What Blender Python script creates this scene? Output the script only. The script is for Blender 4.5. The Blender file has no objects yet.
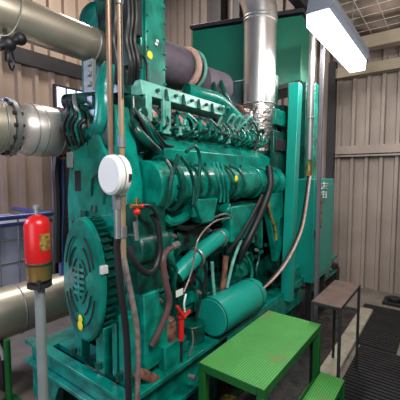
import bpy, bmesh, math, random
from mathutils import Vector, Matrix
random.seed(7)
S = bpy.context.scene
col = S.collection
V = Vector
PI = math.pi
# ------------------------------------------------------------------ camera
F = 330.0; CH = 1.65; PT = math.atan(24/330); YAW = math.radians(37)
cam = bpy.data.objects.new('camera', bpy.data.cameras.new('camera'))
col.objects.link(cam)
cam.location = (0, 0, CH)
cam.rotation_euler = (PI/2-PT, 0, YAW-PI/2)
cam.data.sensor_width = 36; cam.data.lens = 36*F/400
cam.data.clip_start = .05
S.camera = cam

def ray(px, py):
    x = (px-200)/F; y = -(py-200)/F
    f = math.cos(PT)+y*math.sin(PT); u = -math.sin(PT)+y*math.cos(PT)
    c, s = math.cos(YAW), math.sin(YAW)
    return V((c*f+s*x, s*f-c*x, u))
def at(px, py, ax, v):
    d = ray(px, py); o = V((0, 0, CH)); i = 'xyz'.index(ax)
    return o+d*((v-o[i])/d[i])
def A(px, py, y=1.5): return at(px, py, 'y', y)
def W(n, p): # n pixels of the photograph as metres at point p
    return n/F*(math.cos(YAW)*p.x+math.sin(YAW)*p.y)

# ------------------------------------------------------------------ materials
def lin(c): return tuple(((v/255)/12.92 if v/255 <= .04045 else ((v/255+.055)/1.055)**2.4) for v in c)+(1,)
def mat(name, rgb, rough=.5, metal=0, var=.25, scale=6, bump=0, bscale=60, rgb2=None, coat=0, emit=0):
    m = bpy.data.materials.new(name); m.use_nodes = True
    n = m.node_tree.nodes; l = m.node_tree.links; b = n['Principled BSDF']
    b.inputs['Roughness'].default_value = rough; b.inputs['Metallic'].default_value = metal
    if coat: b.inputs['Coat Weight'].default_value = coat
    c = lin(rgb)
    c2 = lin(rgb2) if rgb2 else tuple(v*(1-var) for v in c[:3])+(1,)
    tc = n.new('ShaderNodeTexCoord'); no = n.new('ShaderNodeTexNoise')
    no.inputs['Scale'].default_value = scale; no.inputs['Detail'].default_value = 6
    l.new(tc.outputs['Object'], no.inputs['Vector'])
    r = n.new('ShaderNodeValToRGB'); r.color_ramp.elements[0].position = .36; r.color_ramp.elements[1].position = .62
    r.color_ramp.elements[0].color = c2; r.color_ramp.elements[1].color = c
    l.new(no.outputs['Fac'], r.inputs['Fac']); l.new(r.outputs['Color'], b.inputs['Base Color'])
    if bump:
        n2 = n.new('ShaderNodeTexNoise'); n2.inputs['Scale'].default_value = bscale
        l.new(tc.outputs['Object'], n2.inputs['Vector'])
        bp = n.new('ShaderNodeBump'); bp.inputs['Strength'].default_value = bump; bp.inputs['Distance'].default_value = .01
        l.new(n2.outputs['Fac'], bp.inputs['Height']); l.new(bp.outputs['Normal'], b.inputs['Normal'])
    if emit:
        b.inputs['Emission Color'].default_value = c; b.inputs['Emission Strength'].default_value = emit
    return m
M = {}
M['teal'] = mat('teal_enamel', (3, 136, 118), .25, var=.55, scale=9, bump=.2, bscale=25)
M['teal_bright'] = mat('fresh_lit_teal', (18, 150, 134), .32, var=.12, scale=4)  # fresh paint on the filter; on the cabinet its brightness replaces missing light
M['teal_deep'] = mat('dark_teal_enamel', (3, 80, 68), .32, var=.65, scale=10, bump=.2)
M['teal_pale'] = mat('pale_sheen_teal', (112, 184, 168), .35, var=.35, scale=14)  # pale teal; on the fuel rail it paints in a gloss highlight
M['teal_oily_shade'] = mat('oily_shaded_teal', (3, 74, 62), .3, scale=9, rgb2=(6, 15, 13))  # oily teal, darkened further to paint shade into the engine recesses
M['boxgreen'] = mat('green_sheet', (8, 106, 82), .4, var=.12, scale=2.5)
M['black'] = mat('black_rubber', (22, 24, 26), .5, var=.3)
M['dark'] = mat('dark_iron', (34, 34, 36), .6, var=.4)
M['steel'] = mat('brushed_steel', (228, 226, 224), .3, .9, var=.12, scale=3, bump=.1, bscale=8)
M['foil'] = mat('crinkled_foil', (190, 184, 178), .38, 1, var=.5, scale=25, bump=1, bscale=38)
M['clad'] = mat('aluminium_cladding', (206, 196, 176), .38, .75, var=.2, scale=3)
M['galv'] = mat('galvanised', (150, 152, 150), .45, .7, var=.2)
M['greypaint'] = mat('grey_paint', (128, 136, 132), .5, var=.15)
M['copper'] = mat('brown_conduit', (128, 100, 78), .4, .4, var=.25)
M['beigepipe'] = mat('tan_conduit', (164, 138, 108), .45, .3, var=.25)
M['brass'] = mat('brass', (176, 142, 84), .35, .8, var=.3)
M['white'] = mat('white_plastic', (226, 226, 220), .4, var=.06)
M['red'] = mat('red_enamel', (210, 28, 30), .3, var=.12)
M['label'] = mat('tan_label', (178, 148, 66), .5, rgb2=(84, 62, 28), scale=38)
M['yellow'] = mat('yellow_sticker', (236, 216, 40), .5, var=.05)
M['purple'] = mat('grey_lagging', (98, 88, 100), .7, var=.3, scale=7, bump=.4, bscale=22)
M['pinkish'] = mat('fibre_wrap', (206, 168, 156), .8, var=.35, scale=20, bump=.5)
M['rust'] = mat('rusty_iron', (140, 92, 72), .7, rgb2=(60, 44, 38), scale=20)
M['wall'] = mat('wall_sheet', (158, 144, 134), .55, .15, var=.22, scale=1.6)
M['wall_side'] = mat('wall_sheet_side', (172, 150, 132), .55, .1, var=.22, scale=1.2)
M['beam'] = mat('beam_paint', (172, 158, 136), .6, var=.2, scale=4)
M['darksteel'] = mat('dark_steel', (44, 40, 44), .5, var=.3)
M['conc'] = mat('concrete', (120, 112, 102), .75, var=.35, scale=3, bump=.3, bscale=30)
M['kerb'] = mat('pale_concrete', (168, 160, 142), .8, var=.35, scale=7, bump=.3)
M['tabletop'] = mat('brown_sheet_top', (100, 80, 72), .5, var=.3, scale=9)
M['tote'] = mat('tote_plastic', (176, 182, 198), .4, var=.2, scale=3)
M['blue'] = mat('blue_grey_metal', (92, 104, 160), .35, .4, var=.3)
M['frame_green'] = mat('platform_frame_green', (10, 92, 34), .4, var=.2)
M['hose'] = mat('grey_braid', (150, 136, 130), .4, .4, rgb2=(112, 98, 94), scale=30)
M['tube_on'] = mat('lamp_diffuser', (255, 252, 248), .5, var=0, emit=7)
M['daylight'] = mat('window_daylight', (214, 222, 255), .3, var=.02, emit=1.4)
M['blue_housing'] = mat('lamp_housing', (120, 128, 142), .4, .3, var=.1)
M['satin'] = mat('satin_steel', (222, 216, 208), .36, .7, var=.15, scale=3)
M['post_grey'] = mat('post_grey', (108, 104, 110), .5, .2, var=.2)
M['dirty_shade'] = mat('dirty_shade_floor', (58, 54, 50), .5, rgb2=(22, 22, 22), scale=12, bump=.5)
M['maroon'] = mat('maroon_rubber', (96, 66, 66), .5, var=.3)

# grating: expanded metal look painted bright green
def grating():
    m = mat('green_grating', (98, 176, 92), .5, var=.15, scale=6)
    n = m.node_tree.nodes; l = m.node_tree.links; b = n['Principled BSDF']
    tc = n.new('ShaderNodeTexCoord')
    mp = n.new('ShaderNodeMapping'); mp.inputs['Rotation'].default_value = (0, 0, PI/4)
    l.new(tc.outputs['Object'], mp.inputs['Vector'])
    ck = n.new('ShaderNodeTexChecker'); ck.inputs['Scale'].default_value = 105
    l.new(mp.outputs['Vector'], ck.inputs['Vector'])
    wear = n.new('ShaderNodeTexNoise'); wear.inputs['Scale'].default_value = 3.2; l.new(tc.outputs['Object'], wear.inputs['Vector'])
    wr = n.new('ShaderNodeValToRGB'); wr.color_ramp.elements[0].position = .62; wr.color_ramp.elements[1].position = .74
    l.new(wear.outputs['Fac'], wr.inputs['Fac'])
    src = b.inputs['Base Color'].links[0].from_socket
    mw = n.new('ShaderNodeMix'); mw.data_type = 'RGBA'; mw.inputs['B'].default_value = lin((160, 120, 96))
    l.new(wr.outputs['Color'], mw.inputs['Factor']); l.new(src, mw.inputs['A'])
    mx = n.new('ShaderNodeMix'); mx.data_type = 'RGBA'; mx.inputs['B'].default_value = lin((44, 122, 44))
    l.new(ck.outputs['Fac'], mx.inputs['Factor']); l.new(mw.outputs['Result'], mx.inputs['A'])
    l.new(mx.outputs['Result'], b.inputs['Base Color'])
    bp = n.new('ShaderNodeBump'); bp.inputs['Strength'].default_value = .6; bp.inputs['Distance'].default_value = .004
    l.new(ck.outputs['Fac'], bp.inputs['Height']); l.new(bp.outputs['Normal'], b.inputs['Normal'])
    return m
M['grating'] = grating()

# ------------------------------------------------------------------ mesh builder
class MB:
    def __init__(s): s.bm = bmesh.new()
    def box(s, a, b, rot=None, piv=None):
        a = V(a); b = V(b); c = (a+b)/2; d = b-a
        m = Matrix.Translation(c) @ Matrix.Diagonal((abs(d.x), abs(d.y), abs(d.z), 1))
        if rot is not None:
            p = V(piv) if piv else c
            m = Matrix.Translation(p) @ Matrix.Rotation(rot, 4, 'Z') @ Matrix.Translation(-p) @ m
        bmesh.ops.create_cube(s.bm, size=1, matrix=m); return s
    def bar(s, p, q, w, h=None, up=(0, 0, 1)):
        p = V(p); q = V(q); h = h or w; d = q-p
        z = d.normalized(); u = V(up)
        if abs(z.dot(u)) > .95: u = V((0, 1, 0))
        x = z.cross(u).normalized(); y = z.cross(x)
        r = Matrix((x, y, z)).transposed().to_4x4()
        m = Matrix.Translation((p+q)/2) @ r @ Matrix.Diagonal((w, h, d.length, 1))
        bmesh.ops.create_cube(s.bm, size=1, matrix=m); return s
    def cyl(s, p, q, r, r2=None, seg=24):
        p = V(p); q = V(q); d = q-p
        m = Matrix.Translation((p+q)/2) @ d.to_track_quat('Z', 'Y').to_matrix().to_4x4()
        bmesh.ops.create_cone(s.bm, cap_ends=True, segments=seg, radius1=r, radius2=r if r2 is None else r2, depth=d.length, matrix=m); return s
    def ball(s, c, r, sc=(1, 1, 1)):
        m = Matrix.Translation(c) @ Matrix.Diagonal((*sc, 1))
        bmesh.ops.create_uvsphere(s.bm, u_segments=16, v_segments=10, radius=r, matrix=m); return s
    def tube(s, pts, r, seg=12, smooth=6):
        pts = [V(p) for p in pts]
        if smooth and len(pts) > 2:
            out = []
            for i in range(len(pts)-1):
                a = pts[max(i-1, 0)]; b = pts[i]; c = pts[i+1]; d = pts[min(i+2, len(pts)-1)]
                for k in range(smooth):
                    t = k/smooth
                    out.append(.5*((2*b)+(c-a)*t+(2*a-5*b+4*c-d)*t*t+(3*b-a-3*c+d)*t**3))
            out.append(pts[-1]); pts = out
        rings = []; prev = None
        for i, p in enumerate(pts):
            t = (pts[min(i+1, len(pts)-1)]-pts[max(i-1, 0)]).normalized()
            u = prev if prev is not None else (V((0, 0, 1)) if abs(t.z) < .9 else V((0, 1, 0)))
            x = (u-t*u.dot(t)).normalized(); prev = x; y = t.cross(x)
            rr = r if not callable(r) else r(i/(len(pts)-1))
            rings.append([s.bm.verts.new(p+(x*math.cos(a)+y*math.sin(a))*rr) for a in [2*PI*k/seg for k in range(seg)]])
        for a, b in zip(rings, rings[1:]):
            for k in range(seg): s.bm.faces.new((a[k], a[(k+1) % seg], b[(k+1) % seg], b[k]))
        s.bm.faces.new(rings[0][::-1]); s.bm.faces.new(rings[-1]); return s
    def lathe(s, p, axis, prof, seg=32, sc=(1, 1)):
        # prof: list of (distance along axis, radius)
        p = V(p); z = V(axis).normalized(); u = V((0, 0, 1)) if abs(z.z) < .9 else V((1, 0, 0))
        x = z.cross(u).normalized(); y = x.cross(z); rings = []
        for d, r in prof:
            rings.append([s.bm.verts.new(p+z*d+(x*math.cos(a)*sc[0]+y*math.sin(a)*sc[1])*max(r, 1e-4)) for a in [2*PI*k/seg for k in range(seg)]])
        for a, b in zip(rings, rings[1:]):
            for k in range(seg): s.bm.faces.new((a[k], a[(k+1) % seg], b[(k+1) % seg], b[k]))
        s.bm.faces.new(rings[0][::-1]); s.bm.faces.new(rings[-1]); return s
    def ring(s, c, axis, R_, r, seg=32, sc=(1, 1)):
        z = V(axis).normalized(); u = V((0, 0, 1)) if abs(z.z) < .9 else V((1, 0, 0))
        x = z.cross(u).normalized(); y = x.cross(z); c = V(c); rings = []
        for k in range(seg):
            a = 2*PI*k/seg; d = x*math.cos(a)*sc[0]+y*math.sin(a)*sc[1]
            rings.append([s.bm.verts.new(c+d*(R_+r*math.cos(b))+z*r*math.sin(b)) for b in [2*PI*j/8 for j in range(8)]])
        for k in range(seg):
            a = rings[k]; b = rings[(k+1) % seg]
            for j in range(8): s.bm.faces.new((a[j], a[(j+1) % 8], b[(j+1) % 8], b[j]))
        return s
    def prism(s, poly, e):
        # closed polygon of 3D points extruded by vector e
        poly = [V(p) for p in poly]; e = V(e)
        a = [s.bm.verts.new(p) for p in poly]; b = [s.bm.verts.new(p+e) for p in poly]; n = len(a)
        s.bm.faces.new(a[::-1]); s.bm.faces.new(b)
        for k in range(n): s.bm.faces.new((a[k], a[(k+1) % n], b[(k+1) % n], b[k]))
        return s
    def build(s, name, m, parent=None, bev=0, smooth=True, kind=None):
        bmesh.ops.recalc_face_normals(s.bm, faces=s.bm.faces)
        me = bpy.data.meshes.new(name); s.bm.to_mesh(me); s.bm.free()
        me.materials.append(M[m] if isinstance(m, str) else m)
        if smooth:
            me.polygons.foreach_set('use_smooth', [True]*len(me.polygons))
            me.set_sharp_from_angle(angle=math.radians(35))
        o = bpy.data.objects.new(name, me); col.objects.link(o)
        if parent:
            o.parent = parent; o.matrix_parent_inverse = Matrix.Translation(-chain(parent))
        if bev:
            b = o.modifiers.new('bevel', 'BEVEL'); b.width = bev; b.segments = 2; b.limit_method = 'ANGLE'; b.angle_limit = math.radians(50)
        if kind: o['kind'] = kind
        return o
def chain(o):
    if o.type == 'MESH': return V((0, 0, 0))
    return o.location.copy() if o.parent is None else V((0, 0, 0))+chain(o.parent)
def thing(name, label, cat, loc=(0, 0, 0), group=None):
    o = bpy.data.objects.new(name, None); col.objects.link(o); o.location = loc; o.empty_display_size = .1
    return tag(o, label, cat, group)
def tag(o, label, cat, group=None):
    o['label'] = label; o['category'] = cat
    if group: o['group'] = group
    return o
def struct(mb, name, m, bev=0, parent=None): return mb.build(name, m, parent, bev=bev, kind='structure')

# ------------------------------------------------------------------ setting
f = MB(); f.box((-2.5, -3, -.1), (5.5, 5.4, 0)); struct(f, 'floor', 'conc')

def corrugated(a, b, z0, z1, nrm, pitch=.19, depth=.05, th=.012):
    a = V((a[0], a[1], z0)); b = V((b[0], b[1], z0)); d = b-a; L = d.length; d.normalize(); n = V((nrm[0], nrm[1], 0))
    front = []; x = 0
    while x < L:
        for u, h in ((0, 0), (.62, 0), (.7, 1), (.92, 1)):
            if x+u*pitch <= L: front.append(a+d*(x+u*pitch)+n*h*depth)
        x += pitch
    front.append(b.copy())
    back = [p-n*th for p in reversed(front)]
    m = MB(); m.prism(front+back, (0, 0, z1-z0)); return m
struct(corrugated((5.3, 5.3), (5.3, -3), 0, 5.6, (-1, 0)), 'wall_back', 'wall').data.set_sharp_from_angle(angle=math.radians(20))
struct(corrugated((-2.5, 5.2), (5.3, 5.2), 0, 5.6, (0, -1), .26, .05), 'wall_left', 'wall_side').data.set_sharp_from_angle(angle=math.radians(20))
# girts, eave beams
g = MB(); g.box((5.2, -3, 1.97), (5.26, 1.4, 2.09)); g.box((5.19, -3, 1.93), (5.25, 1.4, 1.955)); struct(g, 'trim_1', 'wall', .004)
g = MB(); g.box((5.1, -3, 3.06), (5.26, 1.4, 3.2)); struct(g, 'trim_2', 'beam', .004)
g = MB(); g.box((4.8, -3, 3.3), (4.96, 1.3, 3.46)); struct(g, 'trim_3', 'beam', .004)
g = MB(); g.box((2.2, 5.07, 3.3), (5.2, 5.15, 3.52)); struct(g, 'trim_4', 'darksteel')
# roofs
g = MB(); g.box((-2.5, 1.3, 5.6), (5.4, 5.4, 5.7)); struct(g, 'ceiling', 'darksteel')
def insul():
    m = mat('roof_insulation', (204, 180, 164), .5, .2, var=.45, scale=3, bump=1, bscale=7)
    return m
M['insul'] = insul()
# quilted blanket with sagging pillows held up by netting
g = MB(); nx, ny = 60, 40; x0, x1, y0, y1 = 1.2, 5.3, -3.0, 1.29
def sag(x, y): return 3.62-.05*abs(math.sin(x*5.2)*math.sin(y*5.6))-.02*math.sin(x*13+y*7)+(5.3-x)*.03
lo = [[g.bm.verts.new((x0+(x1-x0)*i/nx, y0+(y1-y0)*j/ny, sag(x0+(x1-x0)*i/nx, y0+(y1-y0)*j/ny))) for j in range(ny+1)] for i in range(nx+1)]
hi = [[g.bm.verts.new((v.co.x, v.co.y, 3.95)) for v in r] for r in lo]
for i in range(nx):
    for j in range(ny):
        g.bm.faces.new((lo[i][j], lo[i+1][j], lo[i+1][j+1], lo[i][j+1])); g.bm.faces.new((hi[i][j], hi[i][j+1], hi[i+1][j+1], hi[i+1][j]))
for i in range(nx):
    for j in (0, ny): g.bm.faces.new((lo[i][j], hi[i][j], hi[i+1][j], lo[i+1][j]))
for j in range(ny):
    for i in (0, nx): g.bm.faces.new((lo[i][j], hi[i][j], hi[i][j+1], lo[i][j+1]))
struct(g, 'ceiling_canopy', 'insul')
g = MB()
for k in range(18): g.cyl((1.3+k*.22, -2.9, 3.525), (1.3+k*.22, 1.27, 3.525), .0032, seg=5)
for k in range(21): g.cyl((1.3, -2.9+k*.2, 3.52), (5.2, -2.9+k*.2, 3.52), .0032, seg=5)
tag(g.build('wire_netting', 'white'), 'wire netting holding up the quilted foil roof insulation', 'netting')
g = MB(); g.box((1.0, 1.3, 3.45), (5.25, 1.4, 5.6)); struct(g, 'wall_upper', 'darksteel')

# columns behind
m = MB(); m.box((2.84, 4.9, 0), (3.2, 4.94, 2.72)); m.box((2.84, 5.08, 0), (3.2, 5.12, 2.72)); m.box((3.0, 4.94, 0), (3.04, 5.08, 2.72)); struct(m, 'trim_5', 'darksteel')
m = MB(); m.box((5.05, 3.35, 0), (5.22, 3.6, 5.6)); m.box((5.1, 3.0, 0), (5.24, 3.12, 5.6)); struct(m, 'trim_6', 'darksteel')
m = MB(); m.box((5.08, 1.38, 0), (5.2, 1.48, 3.3)); struct(m, 'trim_7', 'darksteel')

# pale kerb; flat dark sheets paint in the pit's dirt and shade
m = MB(); m.box((1.2, .66, 0), (4.35, .8, .05)); struct(m, 'trim_8', 'kerb', .01)
m = MB(); m.box((3.9, .2, 0), (5.2, 1.25, .012)); 
m = MB(); m.box((1.0, .8, 0), (4.35, 2.3, .012)); struct(m, 'floor_pit_shade', 'dirty_shade')
m = MB(); m.box((1.0, .3, 0), (2.35, .66, .01)) if False else m.box((1.0, .66, 0), (1.2, .8, .012)); struct(m, 'trim_9', 'dirty_shade')
# rubber mats
def matting(x0, x1, y0, y1):
    m = MB(); m.box((x0, y0, .001), (x1, y1, .012))
    n = int((x1-x0)/.045)
    for k in range(n): m.box((x0+.01+k*.045, y0+.005, .012), (x0+.034+k*.045, y1-.005, .022))
    return m
m.bm.free()
tag(matting(1.6, 3.42, .16, .62).build('rubber_mat', 'dark'), 'ribbed dark rubber mat on the floor beside the low green step', 'mat', None)
tag(matting(3.44, 4.6, .32, .8).build('rubber_mat', 'dark'), 'ribbed dark rubber mat farther off, towards the back wall', 'mat', None)

# ------------------------------------------------------------------ lamp
lamp = thing('fluorescent_light', 'long glowing fluorescent batten light hanging under the foil ceiling', 'light', (3.4, .93, 2.95))
m = MB(); m.prism([(2.74, .77, 2.99), (2.74, .81, 2.96), (2.74, .99, 2.96), (2.74, .97, 3.08), (2.74, .79, 3.08)], (1.48, 0, 0)); m.build('housing', 'blue_housing', lamp, .004)
m = MB(); m.prism([(2.76, .81, 2.96), (2.76, .815, 2.865), (2.76, .825, 2.85), (2.76, .975, 2.85), (2.76, .985, 2.865), (2.76, .99, 2.96)], (1.44, 0, 0)); m.build('diffuser', 'tube_on', lamp)
for x in (2.95, 3.9):
    m = MB(); m.cyl((x, .9, 3.08), (x, .9, 3.515), .006, seg=6); m.build('hanger', 'galv', lamp)

# ------------------------------------------------------------------ base skid
skid = thing('base_skid', 'teal steel skid frame carrying the engine', 'frame', (1.1, 1.75, 0))
def channel(m, a, b, y, w, z0, z1, t=.03):
    m.box((a, y, z1-t), (b, y+w, z1)); m.box((a, y, z0), (b, y+w, z0+t)); m.box((a, y+w/2-.015, z0+t), (b, y+w/2+.015, z1-t))
m = MB(); channel(m, 1.1, 5.0, 1.25, .16, .26, .5); m.build('side_rail', 'teal', skid, .004)
m = MB(); channel(m, 1.1, 5.0, 2.1, .16, .26, .5); m.build('side_rail', 'teal', skid, .004)
m = MB()
pts = [(1.07, 1.25, .5), (1.07, 2.28, .5), (1.07, 2.28, .1), (1.07, 2.1, .1)]
for k in range(9):
    a = PI*k/8; pts.append((1.07, 1.8+.2*math.cos(a), .12+.24*math.sin(a)))
pts += [(1.07, 1.25, .1)]
m.prism(pts, (.03, 0, 0)); m.build('front_plate', 'teal', skid, .003)
m = MB(); m.box((1.03, 1.22, .5), (1.1, 2.3, .525)); m.build('front_flange', 'teal', skid, .004)
m = MB(); m.box((1.17, 1.41, .46), (1.3, 2.1, .5)); m.build('front_inner_flange', 'teal', skid, .004)
m = MB(); m.box((1.03, 1.22, .36), (1.068, 2.3, .385)); m.build('front_rib', 'teal', skid, .004)
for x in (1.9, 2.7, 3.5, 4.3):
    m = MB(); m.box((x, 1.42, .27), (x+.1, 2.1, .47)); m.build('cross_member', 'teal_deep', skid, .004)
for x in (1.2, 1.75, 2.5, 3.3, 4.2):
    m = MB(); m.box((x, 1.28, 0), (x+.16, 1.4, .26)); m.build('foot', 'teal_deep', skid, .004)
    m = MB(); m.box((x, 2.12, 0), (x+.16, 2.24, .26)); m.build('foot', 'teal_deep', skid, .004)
for (px, py) in ((189, 371), (303, 311), (327, 297)):
    p = at(px, py, 'y', 1.25); m = MB(); m.cyl((p.x, 1.25, .4), (p.x, 1.2, .4), .014); m.cyl((p.x, 1.22, .4), (p.x, 1.21, .4), .02, seg=6); m.build('drain_plug', 'galv', skid)
m = MB(); m.box((2.0, 1.247, .3), (4.6, 1.262, .47)); m.build('tie_plate', 'teal', skid, .003)

# ------------------------------------------------------------------ engine
E = thing('diesel_engine', 'large teal diesel engine mounted on the skid, filling the room', 'engine', (1.3, 1.75, .5))
def P(mb, name, m='teal', bev=.005, lab=None, parent=None):
    o = mb.build(name, m, parent or E, bev)
    if lab: o['label'] = lab
    return o
def bolts(m, pts, ax, r=.011, h=.014):
    for p in pts: m.cyl(p, V(p)+V(ax)*h, r, seg=6)
# block
m = MB()
m.box((1.32, 1.68, .72), (3.0, 2.1, 1.55)); m.box((1.32, 1.62, 1.1), (3.0, 1.68, 1.17))
for k in range(7): m.box((1.36+k*.26, 1.62, .75), (1.4+k*.26, 1.68, 1.5))
P(m, 'cylinder_block', 'teal_oily_shade')
m = MB(); m.box((1.36, 1.58, .5), (2.98, 2.1, .72)); m.box((1.34, 1.52, .7), (3.0, 1.6, .74))
bolts(m, [(1.42+k*.1, 1.53, .745) for k in range(15)], (0, 0, 1)); P(m, 'oil_sump', 'teal_oily_shade')
for k in range(6):
    x = 1.43+k*.26
    m = MB(); m.box((x, 1.6, .84), (x+.18, 1.625, 1.06)); m.box((x+.02, 1.58, .86), (x+.16, 1.6, 1.04)); ic = P(m, 'inspection_cover')
    for a in (.012, .168):
        for z in (.87, 1.03):
            m = MB(); bolts(m, [(x+a, 1.6, z)], (0, -1, 0)); P(m, 'bolt', 'teal_deep', 0, None, ic)
# gear case on the front
m = MB()
m.prism([(1.2, 1.42, .62), (1.2, 1.98, .62), (1.2, 2.0, 1.5), (1.2, 1.92, 2.02), (1.2, 1.5, 2.05), (1.2, 1.4, 1.6)], (.12, 0, 0)); P(m, 'gear_case', 'teal', .012)
m = MB(); m.box((1.185, 1.5, 1.82), (1.2, 1.96, 2.04)); P(m, 'dark_panel', 'teal_oily_shade', .004, 'dark oily panel with shade in its colour')
m = MB()
m.prism([(1.17, 1.47, 1.3), (1.17, 1.9, 1.34), (1.17, 1.86, 1.8), (1.17, 1.62, 1.9), (1.17, 1.5, 1.7)], (.04, 0, 0))
gc = P(m, 'gear_cover', 'teal', .008)
for k in range(5):
    m = MB(); bolts(m, [(1.17, 1.5+k*.09, 1.36)], (-1, 0, 0), .012, .02); P(m, 'bolt', 'teal_deep', 0, None, gc)
for k in range(9):
    m = MB(); bolts(m, [(1.2, 1.43, .7+k*.1)], (-1, 0, 0), .014, .02); P(m, 'case_bolt', 'teal_deep', 0)
# damper guard
dc = V((1.06, 1.64, 1.06))
m = MB(); m.lathe(dc, (1, 0, 0), [(-.005, .02), (-.01, .12), (0, .3), (.0, .345), (.012, .36), (.03, .36), (.03, .34)], 48, (.53, 1)); dg = P(m, 'damper_guard', 'teal', 0)
m = MB(); m.lathe(dc, (1, 0, 0), [(.03, .33), (.1, .33)], 48, (.53, 1)); 
for k in range(44):
    a = 2*PI*k/44; c = dc+V((.08, -.53*.345*math.cos(a), .345*math.sin(a)))
    m.bar(c-V((.045, 0, 0)), c+V((.02, 0, 0)), .016, .03, up=(0, math.cos(a)*-1, math.sin(a)))
P(m, 'guard_fins', 'teal_deep', 0)
for R_ in (.13, .2, .265):
    for k in range(4):
        if R_ == .13 and k % 2 == 0 and False: continue
        c0 = PI/4+k*PI/2
        pts = [dc+V((-.012, -.53*R_*math.cos(c0+t), R_*math.sin(c0+t))) for t in [(-.45+.9*j/8) for j in range(9)]]
        m = MB(); m.tube(pts, .0045, 6, 0); P(m, 'guard_slot', 'dark', 0, 'black curved ventilation slot')
m = MB(); m.lathe(dc+V((-.012, 0, 0)), (1, 0, 0), [(0, .09), (.01, .09)], 24, (.53, 1)); P(m, 'guard_hub_opening', 'dark', 0, 'dark perforated centre')
m = MB()
for a in range(5): m.box(dc+V((-.02, -.05, -.08+a*.035)), dc+V((-.012, .05, -.062+a*.035)))
m.box(dc+V((-.021, -.008, -.1)), dc+V((-.012, .008, .1)))
P(m, 'guard_mesh', 'teal', 0)
m = MB(); m.ball(dc+V((-.014, 0, -.22)), .02, (.15, 1, 1.2)); m.ball(dc+V((-.014, .004, -.26)), .024, (.15, 1, 1.2)); P(m, 'warning_sticker', 'yellow', 0, 'yellow warning sticker low on the guard')
m = MB(); m.box(dc+V((-.01, -.205, .07)), dc+V((.03, -.18, .115))); P(m, 'white_tag', 'white', .003, 'small white tag at the guard rim')
m = MB()
m.box((1.12, 1.33, .5), (1.2, 1.4, .9)); P(m, 'front_mount', 'teal', .006)
m = MB(); m.box((1.1, 1.5, .53), (1.18, 1.58, .8)); m.box((1.12, 1.75, .53), (1.18, 1.83, .8)); m.box((1.12, 1.42, .53), (1.17, 1.46, .84))
P(m, 'front_mount', 'teal', .006)
for y in (1.36, 1.54, 1.79):
    m = MB(); m.cyl((1.09, y, .56), (1.09, y, .6), .02, seg=6); P(m, 'mount_bolt', 'teal_deep', 0)
# crankcase nose seen between
m = MB(); m.cyl((1.08, 1.66, 1.08), (1.25, 1.66, 1.08), .15); P(m, 'crank_nose', 'teal_deep')
m = MB(); m.box((1.2, 1.32, 1.0), (1.42, 1.44, 1.5)); m.cyl((1.19, 1.36, 1.25), (1.42, 1.36, 1.25), .09); P(m, 'accessory_drive', 'teal_deep', .01)
m = MB(); m.box((1.22, 1.3, .56), (1.34, 1.4, 1.0)); m.prism([(1.33, 1.31, .56), (1.6, 1.31, .56), (1.6, 1.31, .62), (1.42, 1.31, .8), (1.33, 1.31, .95)], (0, .05, 0)); P(m, 'front_bracket', 'teal', .006)
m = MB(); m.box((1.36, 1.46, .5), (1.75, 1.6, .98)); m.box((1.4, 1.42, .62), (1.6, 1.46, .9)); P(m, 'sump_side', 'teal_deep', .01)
# coolant riser and top elbow on the front
m = MB(); p = [at(112, 66, 'x', 1.25), at(105, 84, 'x', 1.22), at(104, 108, 'x', 1.2), at(100, 128, 'x', 1.2), at(86, 138, 'x', 1.24)]
m.tube(p, .052, 18); P(m, 'coolant_riser', 'teal', 0)
m = MB(); m.tube([at(120, 18, 'x', 1.6), at(104, 16, 'x', 1.6), at(93, 22, 'x', 1.6), at(90, 60, 'x', 1.6)], .1, 18); m.ring(at(108, 17, 'x', 1.6), (0, 1, 0), .1, .02); P(m, 'intake_elbow', 'teal', 0)
m = MB(); m.box((1.22, 1.72, 1.9), (1.34, 1.98, 2.14)); m.cyl((1.14, 1.86, 1.98), (1.3, 1.86, 1.98), .09); m.cyl((1.2, 1.98, 2.12), (1.3, 1.7, 2.12), .05); P(m, 'thermostat_housing', 'teal_oily_shade', .01)
m = MB(); c = at(89, 132, 'x', 1.26); m.lathe(c, (-1, .35, 0), [(-.12, .12), (0, .12), (.02, .165), (.05, .165), (.05, .12), (.08, .12)]); P(m, 'coolant_inlet', 'teal_oily_shade', 0)
m = MB(); m.box(at(66, 152, 'x', 1.18), at(78, 168, 'x', 1.22)); P(m, 'sensor_box', 'greypaint', .006, 'pale grey sensor box')
m = MB(); m.box(at(92, 58, 'x', 1.3), at(88, 95, 'x', 1.33)); bolts(m, [at(90, r, 'x', 1.3) for r in (64, 74, 84)], (-1, 0, 0), .02, .02); P(m, 'lifting_bracket', 'greypaint', .004, 'pale grey drilled lifting bracket')
m = MB()
for k, (a, b) in enumerate((((74, 95), (84, 120)), ((70, 100), (74, 128)))): m.tube([at(a[0], a[1], 'x', 1.2), at((a[0]+b[0])/2-3, (a[1]+b[1])/2, 'x', 1.14), at(b[0], b[1], 'x', 1.2)], .012, 8)
P(m, 'breather_pipe', 'galv', 0)

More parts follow.
